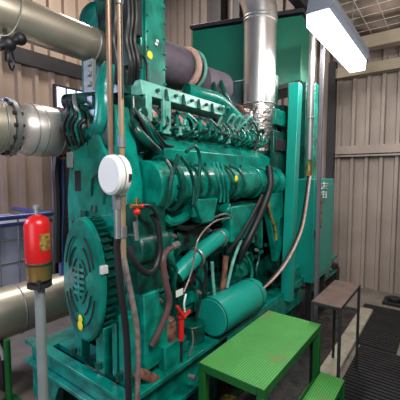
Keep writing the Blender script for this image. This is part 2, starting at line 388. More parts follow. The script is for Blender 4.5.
# aftercooler housing, upper middle
m = MB(); m.box((1.5, 1.6, 2.2), (1.72, 2.25, 2.86)); P(m, 'aftercooler_housing', 'teal', .008)
m = MB(); m.box((1.52, 1.575, 2.24), (1.7, 1.6, 2.8)); bolts(m, [(1.53, 1.575, z) for z in (2.27, 2.37, 2.47, 2.57, 2.67, 2.77)]+[(1.69, 1.575, z) for z in (2.27, 2.37, 2.47, 2.57, 2.67, 2.77)], (0, -1, 0), .009); P(m, 'aftercooler_cover', 'teal', .005)
m = MB(); bolts(m, [(1.5+k*.035, 1.62, 2.86) for k in range(7)], (0, 0, 1), .009, .035); P(m, 'cover_studs', 'dark', 0, 'row of dark studs')
m = MB(); p = A(150, 55, 1.57); m.ball(p, .024, (1, .15, 1.1)); P(m, 'sticker', 'yellow', 0, 'yellow round sticker')
for (px, py) in ((157, 41), (156, 44)):
    m = MB(); p = A(px, py, 1.57); m.box(p-V((.01, .004, .008)), p+V((.012, 0, .008))); P(m, 'paper_tag', 'white', 0, 'white scrap of label')
m = MB()
for z in (2.3, 2.42, 2.54, 2.66, 2.78, 2.9): m.cyl((1.47, 1.64, z), (1.5, 1.64, z), .014, seg=6); m.cyl((1.47, 2.0, z), (1.5, 2.0, z), .014, seg=6)
m.box((1.44, 1.7, 2.25), (1.5, 1.96, 2.9)); m.cyl((1.38, 1.72, 2.6), (1.5, 1.72, 2.6), .07); m.cyl((1.4, 1.74, 2.36), (1.5, 1.74, 2.36), .05); P(m, 'aftercooler_end', 'teal_oily_shade', .006)
m = MB(); m.box((1.34, 1.52, 2.3), (1.44, 1.6, 2.44)); m.box((1.3, 1.56, 2.14), (1.5, 1.9, 2.2)); m.cyl((1.38, 1.6, 2.2), (1.38, 1.6, 2.55), .04); P(m, 'control_bracket', 'teal_oily_shade', .006)
for j, (q, y0_) in enumerate(((114, 1.42), (127, 1.5), (131, 1.52), (135, 1.5))):
    m = MB(); m.tube([A(q, -10, y0_), A(q+1, 18, y0_-.02), A(q-1, 40, y0_), A(q+3, 62, y0_-.02), A(q+2, 84, y0_+.03)], .013, 8); P(m, 'harness_cable', 'black', 0, 'black harness cable')
m = MB(); m.box((1.36, 1.54, 2.5), (1.46, 1.68, 2.78)); P(m, 'relay_box', 'dark', .008, 'dark relay box')
m = MB(); m.tube([A(140, 72, 1.56), A(132, 60, 1.5), A(142, 56, 1.5), A(147, 66, 1.5), A(147, 90, 1.5), A(146, 118, 1.52)], .008, 8); P(m, 'looped_cable', 'black', 0, 'black looped cable')
# rail above the heads, gloss put into its pale colour
m = MB(); a = A(129, 88, 1.5); b = A(216, 118, 1.5)
m.prism([(1.38, 1.46, 2.13), (1.38, 1.62, 2.13), (1.38, 1.64, 2.22), (1.38, 1.48, 2.22)], (.92, 0, .0)); P(m, 'fuel_rail', 'teal_pale', .004, 'sheet-metal fuel rail, gloss painted in as pale teal')
m = MB(); m.box((1.55, 1.455, 1.92), (1.62, 1.48, 2.14)); m.box((1.4, 1.455, 1.98), (1.45, 1.48, 2.14)); P(m, 'rail_bracket', 'teal_pale', .003, 'pale upright bracket')
for k in range(5):
    m = MB(); x = 1.5+k*.17; bolts(m, [(x, 1.465, 2.175)], (0, -1, 0), .012, .02); P(m, 'rail_bolt', 'teal_deep', 0); m = MB(); m.prism([(x+.06, 1.45, 2.13), (x+.1, 1.45, 2.13), (x+.08, 1.45, 2.2)], (0, .02, 0)); P(m, 'rail_clip', 'teal_deep', 0)
# cylinder heads, one per cylinder
for k in range(6):
    x = 1.44+k*.265
    m = MB(); m.box((x, 1.6, 1.88), (x+.22, 2.0, 2.0)); m.box((x+.02, 1.56, 1.9), (x+.2, 1.6, 1.97)); P(m, 'cylinder_head', 'teal_oily_shade', .006)
    m = MB(); m.box((x+.02, 1.63, 2.0), (x+.2, 1.95, 2.08)); m.box((x+.04, 1.66, 2.08), (x+.18, 1.92, 2.11)); bolts(m, [(x+a, 1.66, 2.08) for a in (.03, .19)], (0, 0, 1), .013, .03); P(m, 'rocker_cover', 'teal', .012)
    m = MB(); m.cyl((x+.06, 1.53, 1.93), (x+.06, 1.53, 2.05), .022, seg=12); m.cyl((x+.06, 1.53, 2.05), (x+.06, 1.53, 2.09), .012); m.ball((x+.15, 1.55, 2.0), .028); m.cyl((x+.15, 1.55, 1.92), (x+.15, 1.55, 2.04), .016); P(m, 'injector', 'teal', .003)
    m = MB(); m.box((x+.07, 1.54, 2.02), (x+.17, 1.62, 2.1)); P(m, 'exhaust_port', 'pinkish', .012, 'pale fibre-wrapped exhaust port')
    m = MB()
    for j in range(3):
        o = .03+j*.065
        m.tube([(x+o, 1.52, 1.92), (x+o+.02, 1.44-.01*j, 1.97), (x+o+.05, 1.46, 2.03), (x+o+.01+.03*(j % 2), 1.52, 2.1)], .008, 8)
    P(m, 'injector_pipe', random.choice(['teal', 'teal_deep']), 0)
    m = MB()
    for j in range(5):
        y0 = 1.46+random.random()*.06; xx = x+random.random()*.22; z = 1.9+random.random()*.12
        m.cyl((xx, y0, z), (xx, y0, z+.03+random.random()*.04), .013, seg=6); m.cyl((xx-.02, y0+.01, z), (xx+.03, y0+.01, z+.01), .009, seg=8)
    P(m, 'fuel_fitting', 'teal_pale' if k % 2 else 'teal', 0)
m = MB(); m.tube([(1.42, 1.5, 2.0), (1.8, 1.47, 1.96), (2.2, 1.5, 2.0), (2.6, 1.46, 1.96), (3.0, 1.5, 2.0)], .01, 8); P(m, 'leak_off_pipe', 'dark', 0)
m = MB(); m.box((1.4, 1.64, 1.55), (3.0, 2.05, 1.88)); P(m, 'head_deck', 'teal_oily_shade')
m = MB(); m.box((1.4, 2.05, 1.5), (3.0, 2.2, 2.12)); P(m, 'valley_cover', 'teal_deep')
# diagonal pushrod tubes left of the manifold
m = MB(); m.tube([A(138, 118, 1.5), A(152, 132, 1.45), A(162, 146, 1.44), A(166, 152, 1.46)], .018, 12); P(m, 'crossover_pipe', 'dark', 0, 'dark oily crossover pipe')
m = MB(); m.tube([A(133, 122, 1.47), A(140, 134, 1.42), A(158, 152, 1.42)], .028, 14); P(m, 'coolant_pipe', 'teal_oily_shade', 0)
for j in range(4):
    m = MB(); m.tube([A(134+4*j, 108+3*j, 1.44), A(143+4*j, 122+3*j, 1.41), A(150+5*j, 138+2*j, 1.42), A(158+5*j, 146, 1.44)], .009, 8); P(m, 'fuel_line', ['dark', 'teal', 'teal_deep', 'black'][j], 0)
m = MB(); m.box((1.3, 1.46, 1.8), (1.42, 1.6, 2.12)); m.cyl((1.36, 1.46, 2.02), (1.36, 1.43, 2.02), .04); P(m, 'fuel_pump', 'teal_oily_shade', .015)
m = MB(); m.box((1.3, 1.5, 1.5), (1.42, 1.62, 1.8)); P(m, 'pump_flange', 'teal', .01)
# water manifold ledge
m = MB(); m.prism([(1.52, 1.42, 1.71), (1.52, 1.42, 1.82), (1.52, 1.44, 1.835), (1.52, 1.55, 1.92), (1.52, 1.75, 1.92), (1.52, 1.75, 1.71)], (1.7, 0, 0)); P(m, 'coolant_manifold', 'teal', .006)
for k in range(10):
    m = MB(); bolts(m, [(1.6+k*.17, 1.42, 1.735)], (0, -1, 0), .01, .012); P(m, 'manifold_bolt', 'teal_deep', 0)
# oil cooler
ca = V((1.34, 1.42, 1.59))
m = MB(); m.lathe(ca, (1, 0, 0), [(0, .02), (0, .146), (.006, .152), (.13, .155), (.14, .145)], 36, (1, 1)); P(m, 'cooler_end_cap', 'teal', 0)
m = MB(); m.lathe(ca+V((.14, 0, 0)), (1, 0, 0), [(0, .175), (.04, .175), (.04, .13)], 36); bolts(m, [ca+V((.13, -.16*math.cos(a), .16*math.sin(a))) for a in [k*PI/6 for k in range(12)]], (-1, 0, 0), .01, .016); P(m, 'cooler_flange', 'teal_deep', 0)
m = MB(); m.lathe(ca+V((.18, 0, 0)), (1, 0, 0), [(0, .13), (1.5, .13)], 36); P(m, 'oil_cooler', 'teal', 0)
m = MB(); m.lathe(ca+V((1.62, 0, 0)), (1, 0, 0), [(0, .15), (.12, .15)], 36); P(m, 'cooler_flange', 'teal', 0)
for x in (1.72, 1.82, 2.1, 2.16, 2.28, 2.6, 2.76):
    m = MB(); m.ring(V((x, 1.42, 1.59)), (1, 0, 0), .135, .012); m.box((x-.015, 1.27, 1.56), (x+.015, 1.29, 1.6)); P(m, 'cooler_band', 'teal_deep' if x < 2.3 else 'teal', 0)
m = MB(); p = A(238, 179, 1.27); m.ball(V((p.x, 1.285, p.z)), .022, (1, .4, 1.2)); P(m, 'paint_mark', 'yellow', 0, 'yellow paint mark')
m = MB(); m.box((1.66, 1.3, 1.38), (1.84, 1.45, 1.5)); m.prism([(1.64, 1.27, 1.5), (1.9, 1.27, 1.5), (1.84, 1.27, 1.34), (1.72, 1.27, 1.34)], (0, .1, 0)); P(m, 'cooler_bracket', 'teal', .01)
m = MB(); m.box((1.5, 1.4, 1.3), (2.9, 1.6, 1.44)); P(m, 'cooler_cradle', 'teal_oily_shade', .01)
# hoses hanging on the cooler
for (pts, r) in (([(176, 166), (178, 155), (173, 172), (170, 198)], .012), ([(181, 157), (189, 168), (194, 186), (193, 205)], .014), ([(186, 152), (195, 146), (200, 160), (198, 190), (195, 206)], .014)):
    m = MB(); m.tube([A(x, y, 1.24) for x, y in pts], r*.75, 8); P(m, 'cooler_hose', 'teal_deep', 0)
for j in range(3):
    m = MB(); m.tube([A(213+4*j, 162, 1.27), A(217+4*j, 176, 1.24), A(221+3*j, 190, 1.25), A(220+4*j, 202, 1.27)], .01, 8); P(m, 'cooler_hose', 'teal', 0)
m = MB(); m.tube([A(166, 160, 1.25), A(172, 172, 1.22), A(170, 190, 1.22), A(166, 208, 1.25)], .011, 8); P(m, 'cooler_hose', 'teal_deep', 0)

# lower coolant elbow (bright)
m = MB(); m.tube([A(176, 276, 1.42), A(190, 262, 1.4), A(205, 248, 1.38), A(222, 236, 1.38), A(240, 226, 1.42)], .06, 18); P(m, 'lower_coolant_pipe', 'teal_bright', 0)
for (x, y) in ((196, 257), (219, 238)):
    m = MB(); p = A(x, y, 1.385); m.ring(p, ray(0, 0)*0+V((.8, 0, .22)), .067, .01); P(m, 'hose_clamp', 'galv', 0, 'silver hose clamp')
m = MB(); m.tube([A(224, 207, 1.36), A(232, 218, 1.36), A(240, 226, 1.36)], .05); m.box(A(232, 207, 1.3), A(247, 234, 1.4)); P(m, 'pipe_elbow', 'teal', .012)
m = MB(); m.tube([A(184, 292, 1.3), A(192, 270, 1.3), A(198, 240, 1.28), A(214, 222, 1.28), A(230, 218, 1.3)], .006, 6); P(m, 'wire', 'hose', 0, 'thin braided wire')
m = MB(); m.tube([A(212, 218, 1.3), A(225, 214, 1.3), A(232, 217, 1.3)], .007, 6); P(m, 'wire', 'galv', 0, 'silver wire')
m = MB(); m.tube([A(241, 240, 1.32), A(233, 262, 1.32), A(227, 288, 1.32)], .013, 8); P(m, 'drain_pipe', 'teal_pale', 0, 'pale thin pipe')
m = MB(); m.tube([A(212, 262, 1.32), A(213, 280, 1.32), A(215, 300, 1.32)], .012, 8); P(m, 'drain_pipe', 'teal_pale', 0, 'pale thin pipe')
m = MB(); m.tube([A(226, 256, 1.34), A(224, 276, 1.34), A(222, 292, 1.34)], .022, 10); P(m, 'rusty_pipe', 'rust', 0, 'rust-brown short pipe')
# turbo compressor bits below cooler
m = MB(); m.cyl((1.62, 1.5, 1.22), (1.95, 1.5, 1.22), .11); m.cyl((1.6, 1.5, 1.22), (1.64, 1.5, 1.22), .13); P(m, 'water_pump', 'teal_oily_shade', .004)
m = MB(); m.box((1.5, 1.42, .98), (1.62, 1.58, 1.32)); P(m, 'pump_bracket', 'teal', .01)
m = MB(); m.box((1.75, 1.46, .72), (1.95, 1.6, 1.0)); P(m, 'pump_bracket', 'teal', .01)
m = MB(); m.box(A(140, 266, 1.46), A(168, 290, 1.6)); P(m, 'side_cover', 'teal_deep', .01)
m = MB(); m.box(A(170, 272, 1.48), A(196, 302, 1.6)); P(m, 'side_cover', 'teal', .01)
m = MB(); m.box(A(148, 205, 1.4), A(163, 262, 1.5)); P(m, 'pump_housing', 'teal', .012)
m = MB(); m.box(A(152, 206, 1.38), A(155, 258, 1.4)); P(m, 'copper_strip', 'rust', 0, 'brown strip')
# extra pipework and fittings along the lower side
def fit(name, mt, mb, lab=None): P(mb, name, mt, 0, lab)
for (pts, r, mt, nm) in (
  ([(141, 216), (143, 240), (146, 258)], .012, 'teal_deep', 'oil_pipe'),
  ([(165, 218), (172, 222), (186, 216), (196, 208)], .03, 'teal', 'oil_pipe'),
  ([(176, 226), (188, 228), (204, 220), (214, 212)], .018, 'black', 'rubber_hose'),
  ([(170, 262), (176, 270), (174, 286), (178, 300)], .014, 'teal_deep', 'oil_pipe'),
  ([(196, 276), (202, 284), (200, 300), (196, 318)], .01, 'black', 'rubber_hose'),
  ([(204, 262), (206, 276), (204, 292)], .012, 'black', 'rubber_hose'),
  ([(236, 250), (246, 256), (252, 270), (250, 286)], .014, 'teal', 'oil_pipe'),
  ([(256, 240), (259, 256), (256, 274), (262, 290)], .012, 'teal_deep', 'oil_pipe'),
  ([(148, 312), (156, 318), (160, 336), (157, 356)], .012, 'black', 'rubber_hose'),
  ([(142, 300), (141, 320), (145, 345), (143, 366)], .009, 'dark', 'rubber_hose'),
  ([(248, 206), (254, 214), (252, 228), (257, 236)], .01, 'teal_deep', 'oil_pipe')):
    m = MB(); m.tube([A(x, y, 1.37) for x, y in pts], r, 8); fit(nm, mt, m)
for (px, py, w_, h_, mt) in ((168, 214, 10, 8, 'teal_deep'), (186, 224, 12, 10, 'teal_oily_shade'), (204, 216, 12, 10, 'teal'), (214, 246, 8, 12, 'teal_deep'), (202, 300, 8, 10, 'teal'), (160, 282, 8, 12, 'teal'), (240, 268, 8, 12, 'teal'), (150, 340, 9, 14, 'teal_deep'), (188, 280, 8, 8, 'dark')):
    m = MB(); m.box(A(px-w_/2, py-h_/2, 1.42), A(px+w_/2, py+h_/2, 1.46)); m.cyl(A(px, py, 1.42), A(px, py, 1.42)+V((0, -.03, 0)), W(w_*.28, A(px, py, 1.42)), seg=10); P(m, 'port_cover', mt, .004)
for (px, py) in ((172, 236), (207, 230), (243, 246), (158, 300), (197, 292), (255, 250)):
    m = MB(); p = A(px, py, 1.36); m.cyl(p, p+V((0, -.02, 0)), .016, seg=8); m.cyl(p+V((0, -.02, 0)), p+V((0, -.035, 0)), .01, seg=6); fit('union', 'galv', m, 'small silver union')
# pipework on the left of the gear case
m = MB(); m.box(at(74, 170, 'x', 1.17), at(86, 192, 'x', 1.2)); P(m, 'access_plate', 'dark', .004, 'dark access plate')
m = MB(); m.tube([at(92, 196, 'x', 1.17), at(93, 178, 'x', 1.15), at(104, 176, 'x', 1.15), at(104, 204, 'x', 1.17)], .008, 8); fit('oil_pipe', 'teal_deep', m)
for j in range(5):
    m = MB(); q = 66+j*4; m.tube([at(q, 100+j*3, 'x', 1.18), at(q+2, 112+j*2, 'x', 1.12), at(q-2, 128, 'x', 1.13), at(q+3, 146, 'x', 1.18)], .009, 8); fit('fuel_line', ['black', 'teal_deep', 'dark', 'teal', 'black'][j], m)
m = MB(); m.cyl(at(96, 212, 'x', 1.18), at(96, 205, 'x', 1.18), .03); P(m, 'filler_neck', 'teal_deep', .002); m = MB(); m.cyl(at(84, 216, 'x', 1.16), at(84, 210, 'x', 1.16), .02); P(m, 'filler_neck', 'teal_deep', .002)
# oil filter
fa = V((1.86, 1.3, .655)); fx = V((.93, -.02, 0)).normalized()
m = MB(); m.lathe(fa, fx, [(-.01, .02), (-.01, .126), (0, .138), (.56, .138), (.6, .13), (.63, .09), (.63, .01)], 40, (1, 1)); o = P(m, 'oil_filter', 'teal_bright', 0)
m = MB(); m.ring(fa, fx, .135, .005); P(m, 'filter_rim', 'teal_deep', 0)
m = MB(); m.ring(fa+fx*.52, fx, .137, .006); P(m, 'filter_rim', 'teal_deep', 0)
m = MB(); m.box((1.9, 1.36, .56), (2.4, 1.6, .8)); m.box((2.0, 1.24, .5), (2.04, 1.5, .55)); m.box((2.3, 1.24, .5), (2.34, 1.5, .55)); P(m, 'filter_bracket', 'teal_deep', .006)
# starter and oil parts lower left
p = A(171, 330, 1.34)
m = MB(); m.cyl(A(168, 352, 1.34), A(168, 322, 1.34), .05); m.cyl(A(168, 324, 1.34), A(168, 318, 1.34), .04); P(m, 'centrifuge', 'rust', .006, 'rust-brown oil centrifuge')
m = MB(); m.box(A(165, 348, 1.28), A(178, 366, 1.34)); m.box((1.36, 1.3, .53), (1.62, 1.4, .58)); P(m, 'centrifuge_base', 'teal', .006)
m = MB(); m.cyl(A(192, 352, 1.4), A(192, 322, 1.4), .09); P(m, 'prelube_pump', 'teal_deep', .006)
m = MB(); m.tube([A(137, 372, 1.3), A(148, 376, 1.29), A(158, 382, 1.29)], .028, 12); P(m, 'oil_hose', 'rust', 0, 'rust-brown oil hose')
# red drain valve
m = MB(); m.cyl(A(181, 340, 1.28), A(181, 312, 1.28), .018); m.ball(A(181, 316, 1.28), .026); P(m, 'valve_body', 'red', 0, 'red valve body')
m = MB(); m.bar(A(177, 306, 1.26), A(184, 318, 1.26), .016); m.bar(A(184, 318, 1.26), A(190, 310, 1.26), .016); P(m, 'valve_handle', 'red', .003, 'red valve lever')
m = MB(); m.box(A(176, 291, 1.3), A(183, 294.5, 1.302)); P(m, 'white_tag', 'white', .002, 'white tag')
m = MB(); m.tube([A(186, 294, 1.28), A(184, 304, 1.27), A(185, 312, 1.27)], .006, 6); P(m, 'wire', 'white', 0, 'white wire')
m = MB(); m.tube([A(192, 330, 1.27), A(193, 342, 1.26), A(189, 356, 1.27)], .006, 6); P(m, 'wire', 'galv', 0, 'silver wire')
m = MB(); m.cyl(A(181, 340, 1.28), A(181, 368, 1.28), .01); P(m, 'drain_tube', 'black', 0)
# red + yellow sensor cluster
p = A(138, 208, 1.26)
m = MB(); m.cyl(A(131, 206, 1.26), A(146, 207, 1.26), .012); m.cyl(A(137, 198, 1.26), A(137, 216, 1.26), .01); P(m, 'brass_fitting', 'brass', 0, 'brass pipe fitting')
m = MB(); m.ball(A(137, 212, 1.25), .018); m.ball(A(142, 206, 1.25), .012); P(m, 'red_knob', 'red', 0, 'red knob')
m = MB(); m.cyl(A(135, 222, 1.26), A(137, 240, 1.26), .012); P(m, 'gauge_cock', 'galv', 0, 'small silver cock')
m = MB(); m.tube([A(143, 205, 1.25), A(150, 206, 1.23), A(156, 214, 1.23), A(160, 228, 1.25)], .009, 8); P(m, 'gauge_hose', 'black', 0, 'black thin hose')
for j in range(22):
    px = random.uniform(140, 262); py = random.uniform(214, 300)
    p = A(px, py, random.uniform(1.44, 1.58)); m = MB(); r = random.uniform(.015, .04)
    if j % 3 == 0: m.cyl(p, p+V((0, -.05, 0)), r); m.cyl(p+V((0, -.05, 0)), p+V((0, -.065, 0)), r*.6, seg=6)
    elif j % 3 == 1: m.tube([p, p+V((.06, -.05, .02)), p+V((.12, -.04, -.08)), p+V((.14, 0, -.14))], r*.5, 8)
    else: m.box(p-V((r, 0, r)), p+V((r, .04, r*1.6)))
    P(m, ('plug', 'oil_pipe', 'boss')[j % 3], random.choice(['teal', 'teal_deep', 'teal_oily_shade']), .003 if j % 3 != 1 else 0)
for (a, b) in (((236, 212), (262, 226)), ((240, 240), (262, 262)), ((246, 262), (262, 284))):
    m = MB(); yy = 1.5+a[1]*.0004; m.box(A(a[0], a[1], yy), A(b[0], b[1], yy+.1)); P(m, 'rear_cover', 'teal_deep', .01)
# black loop hoses
m = MB(); m.tube([A(129, 246, 1.24), A(135, 262, 1.22), A(146, 273, 1.21), A(155, 268, 1.22), A(160, 250, 1.23), A(158, 226, 1.24), A(152, 214, 1.26)], .016, 10); P(m, 'black_hose', 'black', 0, 'black U-shaped hose')
m = MB(); m.tube([A(174, 246, 1.3), A(166, 252, 1.26), A(163, 262, 1.24), A(166, 284, 1.23), A(169, 304, 1.24), A(160, 330, 1.25), A(152, 345, 1.28)], .018, 10); P(m, 'maroon_hose', 'maroon', 0, 'dull maroon hose')
m = MB(); m.cyl(A(172, 247, 1.29), A(178, 244, 1.3), .022, seg=8); P(m, 'hose_end', 'galv', .002, 'silver hose end')
# thick black corrugated hose at rear of cooler
m = MB(); m.tube([A(269, 166, 1.3), A(270, 186, 1.27), A(262, 210, 1.25), A(252, 232, 1.26), A(243, 250, 1.3), A(238, 262, 1.36)], .031, 14); P(m, 'thick_black_hose', 'black', 0, 'thick black flexible hose')
m = MB(); m.tube([A(262, 196, 1.3), A(252, 216, 1.28), A(240, 236, 1.28), A(228, 252, 1.34)], .018, 10); P(m, 'black_hose', 'black', 0)
# turbo and lagged intake
m = MB(); m.lathe((1.76, 1.95, 2.58), (1, 0, .02), [(0, .12), (0, .17), (.5, .18), (.52, .17), (.53, .1)], 30); P(m, 'lagged_duct', 'purple', 0, 'grey lagged turbo duct')
m = MB(); m.lathe((2.42, 1.86, 2.5), (1, -.05, .0), [(0, .08), (.02, .15), (.35, .16), (.42, .11)], 30); P(m, 'turbo_lagging', 'purple', 0, 'grey lagged turbo body')
m = MB(); m.ring((2.3, 1.9, 2.59), (1, 0, .03), .155, .03, 30); P(m, 'fibre_wrap', 'pinkish', 0, 'pink fibre wrap collar')
m = MB(); m.ring((2.38, 1.9, 2.59), (1, 0, .03), .17, .015, 30); P(m, 'clamp_ring', 'teal_pale', 0, 'pale clamp ring')
m = MB(); p = A(213, 77, 1.8); m.cyl(p-V((.05, 0, 0)), p+V((.05, 0, 0)), .05); P(m, 'duct_end', 'beigepipe', .004, 'tan duct end')
m = MB(); m.tube([A(186, 92, 1.7), A(200, 96, 1.66), A(216, 101, 1.63), A(229, 112, 1.62), A(242, 126, 1.6), A(254, 142, 1.58)], .07, 18); P(m, 'charge_air_pipe', 'teal', 0)
for (x0_, y0_, x1_, y1_) in ((214, 84, 222, 112), (221, 82, 232, 108), (206, 98, 222, 130), (228, 100, 246, 140)):
    m = MB(); m.tube([A(x0_, y0_, 1.7), A((x0_+x1_)/2-1, (y0_+y1_)/2, 1.62), A(x1_, y1_, 1.6)], .022, 10); P(m, 'fuel_line', 'teal_deep', 0)
m = MB(); m.box((2.42, 1.6, 2.08), (2.95, 1.95, 2.2)); P(m, 'rear_head_cover', 'teal_oily_shade', .01)
for k in range(9):
    px = 214+k*6; m = MB(); p = A(px, 118+k*2.2+random.uniform(-5, 5), 1.5)
    m.tube([p, p+V((.02, -.05, .06)), p+V((.07, -.04, .03)), p+V((.08, .02, -.08))], .012, 8); P(m, 'injector_pipe', random.choice(['teal', 'teal_pale', 'teal_deep', 'dark']), 0)
m = MB(); m.tube([A(244, 134, 1.48), A(252, 122, 1.44), A(258, 134, 1.43), A(254, 150, 1.46)], .009, 8); P(m, 'black_wire', 'black', 0, 'looped black wire')
m = MB(); m.cyl(A(244, 113, 1.7), A(237, 112, 1.7), .07); P(m, 'copper_joint', 'rust', .004, 'rust-brown joint')

# ------------------------------------------------------------------ alternator behind engine
G = thing('alternator', 'dark teal alternator coupled behind the engine', 'generator', (3.1, 1.75, .5))
def Q(mb, name, m='teal', bev=.006, lab=None):
    o = mb.build(name, m, G, bev)
    if lab: o['label'] = lab
m = MB(); m.lathe((3.02, 1.78, 1.15), (1, 0, 0), [(0, .2), (0, .46), (.03, .48), (.22, .48), (.24, .44)], 48); Q(m, 'flywheel_housing', 'teal_deep')
for k in range(12):
    a = PI*.55+k*PI*.9/12; c = V((3.0, 1.78+.4*math.cos(a), 1.15+.4*math.sin(a))); m = MB(); m.cyl(c, c-V((.03, 0, 0)), .02, seg=6); Q(m, 'housing_bolt', 'teal', 0)
m = MB(); m.prism([(3.02, 1.34, .55), (3.02, 1.34, 1.5), (3.02, 1.5, 1.75), (3.02, 2.1, 1.75), (3.02, 2.1, .55)], (.12, 0, 0)); Q(m, 'adapter_plate', 'teal_oily_shade')
m = MB(); m.box((3.14, 1.42, .52), (3.9, 2.2, 1.75)); Q(m, 'alternator_body', 'teal_deep')
m = MB(); m.box((3.1, 1.42, 1.76), (3.2, 2.1, 2.66)); Q(m, 'terminal_box', 'teal_deep')
p = A(272, 205, 1.3)
m = MB(); m.prism([A(268, 196, 1.31), A(283, 190, 1.31), A(284, 245, 1.31), A(277, 262, 1.31), A(274, 240, 1.31), A(270, 218, 1.31)], (0, .06, 0)); Q(m, 'support_bracket', 'teal')
m = MB(); m.tube([A(268, 198, 1.3), A(270, 214, 1.3), A(275, 228, 1.3), A(276, 240, 1.3)], .012, 8); Q(m, 'bracket_edge', 'label', 0, 'worn tan bracket edge')
for k in range(4):
    m = MB(); a = A(250+k*4, 222+k*3, 1.36); m.box(a-V((.02, 0, .16)), a+V((.02, .03, .1))); Q(m, 'vent_bar', 'teal' if k % 2 else 'teal_deep', .004)
m = MB(); m.box((3.05, 1.36, 1.9), (3.3, 1.44, 2.02)); m.box((3.0, 1.5, 2.12), (3.1, 2.0, 2.25)); Q(m, 'cross_bar', 'dark', .004, 'dark cross bar')
m = MB(); m.tube([A(287, 130, 1.36), A(290, 145, 1.36), A(288, 160, 1.36), A(286, 176, 1.36)], .01, 8); m.cyl(A(289, 144, 1.36), A(289, 152, 1.36), .018); Q(m, 'pull_rod', 'brass', 0, 'brass-coloured pull rod')
for (a, b, mm) in (((276, 108), (284, 128), 'teal'), ((274, 130), (285, 172), 'teal_deep'), ((270, 176), (284, 196), 'teal_oily_shade')):
    m = MB(); m.box(A(a[0], a[1], 1.38), A(b[0], b[1], 1.42)); Q(m, 'side_panel', mm)

# ------------------------------------------------------------------ upright frame and plenum box
C = thing('support_frame', 'tall teal upright frame carrying the green box, beside the cabinet', 'frame', (3.4, 1.25, .5))
m = MB(); m.bar(at(296, 84, 'y', 1.24), at(287, 300, 'y', 1.24), .1, .1, up=(0, 1, 0)); m.build('post', 'teal_bright', C, .006)
m = MB(); m.box((3.5, 1.24, .5), (3.54, 1.38, 2.64)); m.build('back_panel', 'teal_deep', C, .004)
m = MB(); m.box((3.66, 1.2, .5), (3.78, 1.32, 2.66)); m.build('post', 'teal', C, .006)
m = MB(); m.box((3.3, 1.3, .5), (3.72, 1.36, 2.6)); m.build('web_plate', 'teal', C, .004)
for (a, b) in (((300, 136), (303, 208)), ((296, 212), (299, 270))):
    m = MB(); m.box(at(a[0], a[1], 'y', 1.29), at(b[0], b[1], 'y', 1.31)); o = m.build('slot', 'dark', C); o['label'] = 'dark tall slot'
m = MB(); m.bar((3.25, 1.27, .52), (3.25, 1.27, .72), .2, .14); m.bar((3.2, 1.24, .54), (3.9, 1.24, .54), .1, .07); m.build('foot_plate', 'teal', C, .004)
m = MB(); m.bar((3.3, 1.22, .5), (4.3, 1.22, .95), .05, .05); m.build('brace', 'teal', C, .004)

bx = V((3.5, 1.3, 0)); by = V((3.16, 2.5, 0)); 
B = thing('plenum_box', 'big plain green sheet-metal box high behind the steel duct', 'box', (3.5, 1.8, 2.6))
def zz(v, z): return V((v.x, v.y, z))
m = MB(); m.prism([zz(bx, 2.66), zz(by, 2.42), zz(by, 3.36), zz(bx, 3.33)], (.5, .03, 0)); m.build('casing', 'boxgreen', B, .008)
m = MB(); m.bar(zz(bx, 2.64)+V((-.01, .0, 0)), zz(by, 2.42)+V((-.01, 0, 0)), .04, .05); m.build('lower_flange', 'dark', B, .003)
m = MB(); m.prism([zz(bx, 3.35)+V((-.02, -.02, 0)), zz(by, 3.38)+V((-.02, .02, 0)), zz(by, 3.42)+V((-.02, .02, 0)), zz(bx, 3.39)+V((-.02, -.02, 0))], (.54, .03, 0)); m.build('lid', 'darksteel', B, .003)
m = MB(); m.prism([(3.36, 1.42, 2.1), (3.2, 2.4, 2.1), (3.2, 2.4, 2.4), (3.36, 1.42, 2.4)], (.4, 0, 0)); m.build('lower_duct', 'teal_deep', B, .006)
m = MB(); m.box((3.46, 1.28, 2.58), (4.0, 1.31, 2.62)); m.build('side_flange', 'dark', B, .002)

# control cabinet
K = thing('control_cabinet', 'teal control cabinet with two small white painted characters by the back wall', 'cabinet', (3.8, 1.25, 0))
m = MB(); m.box((3.42, 1.1, .52), (4.12, 1.5, 1.62)); m.build('body', 'teal_bright', K, .008)
m = MB(); m.box((3.48, 1.085, .58), (4.08, 1.1, 1.56)); m.build('door', 'teal_bright', K, .005)
m = MB(); m.box((3.5, 1.05, 1.1), (3.52, 1.085, 1.45)); o = m.build('door_handle', 'rust', K, .004); o['label'] = 'brown rusty handle'
m = MB(); m.cyl((3.44, 1.08, 1.02), (3.44, 1.08, 1.08), .02); o = m.build('hinge', 'brass', K); o['label'] = 'brass-coloured hinge'
m = MB(); m.box((3.5, 1.15, .5), (4.05, 1.45, .52)); m.box((3.5, 1.15, 0), (3.56, 1.2, .5)); m.box((4.0, 1.15, 0), (4.06, 1.2, .5)); m.build('stand', 'dark', K)
def strokes(m, px, py, w, h, segs, y):
    for (a, b, c, d) in segs:
        p = at(px+a*w, py+b*h, 'y', y); q = at(px+c*w, py+d*h, 'y', y); m.bar(p, q, .006, .012, up=(0, 1, 0))
m = MB()
strokes(m, 320.5, 182, 7, 7, [(0, .3, 1, .2), (.5, 0, .5, 1), (.1, .65, .9, .55), (.1, 1, .45, .6), (.9, 1, .55, .6)], 1.083)
strokes(m, 321, 191, 6, 7, [(0, .2, .9, .1), (.4, 0, .35, 1), (.1, .5, .9, .45), (.85, .1, .8, 1), (.1, 1, .9, .9)], 1.083)
o = m.build('painted_characters', 'white', K); o['label'] = 'white painted characters'

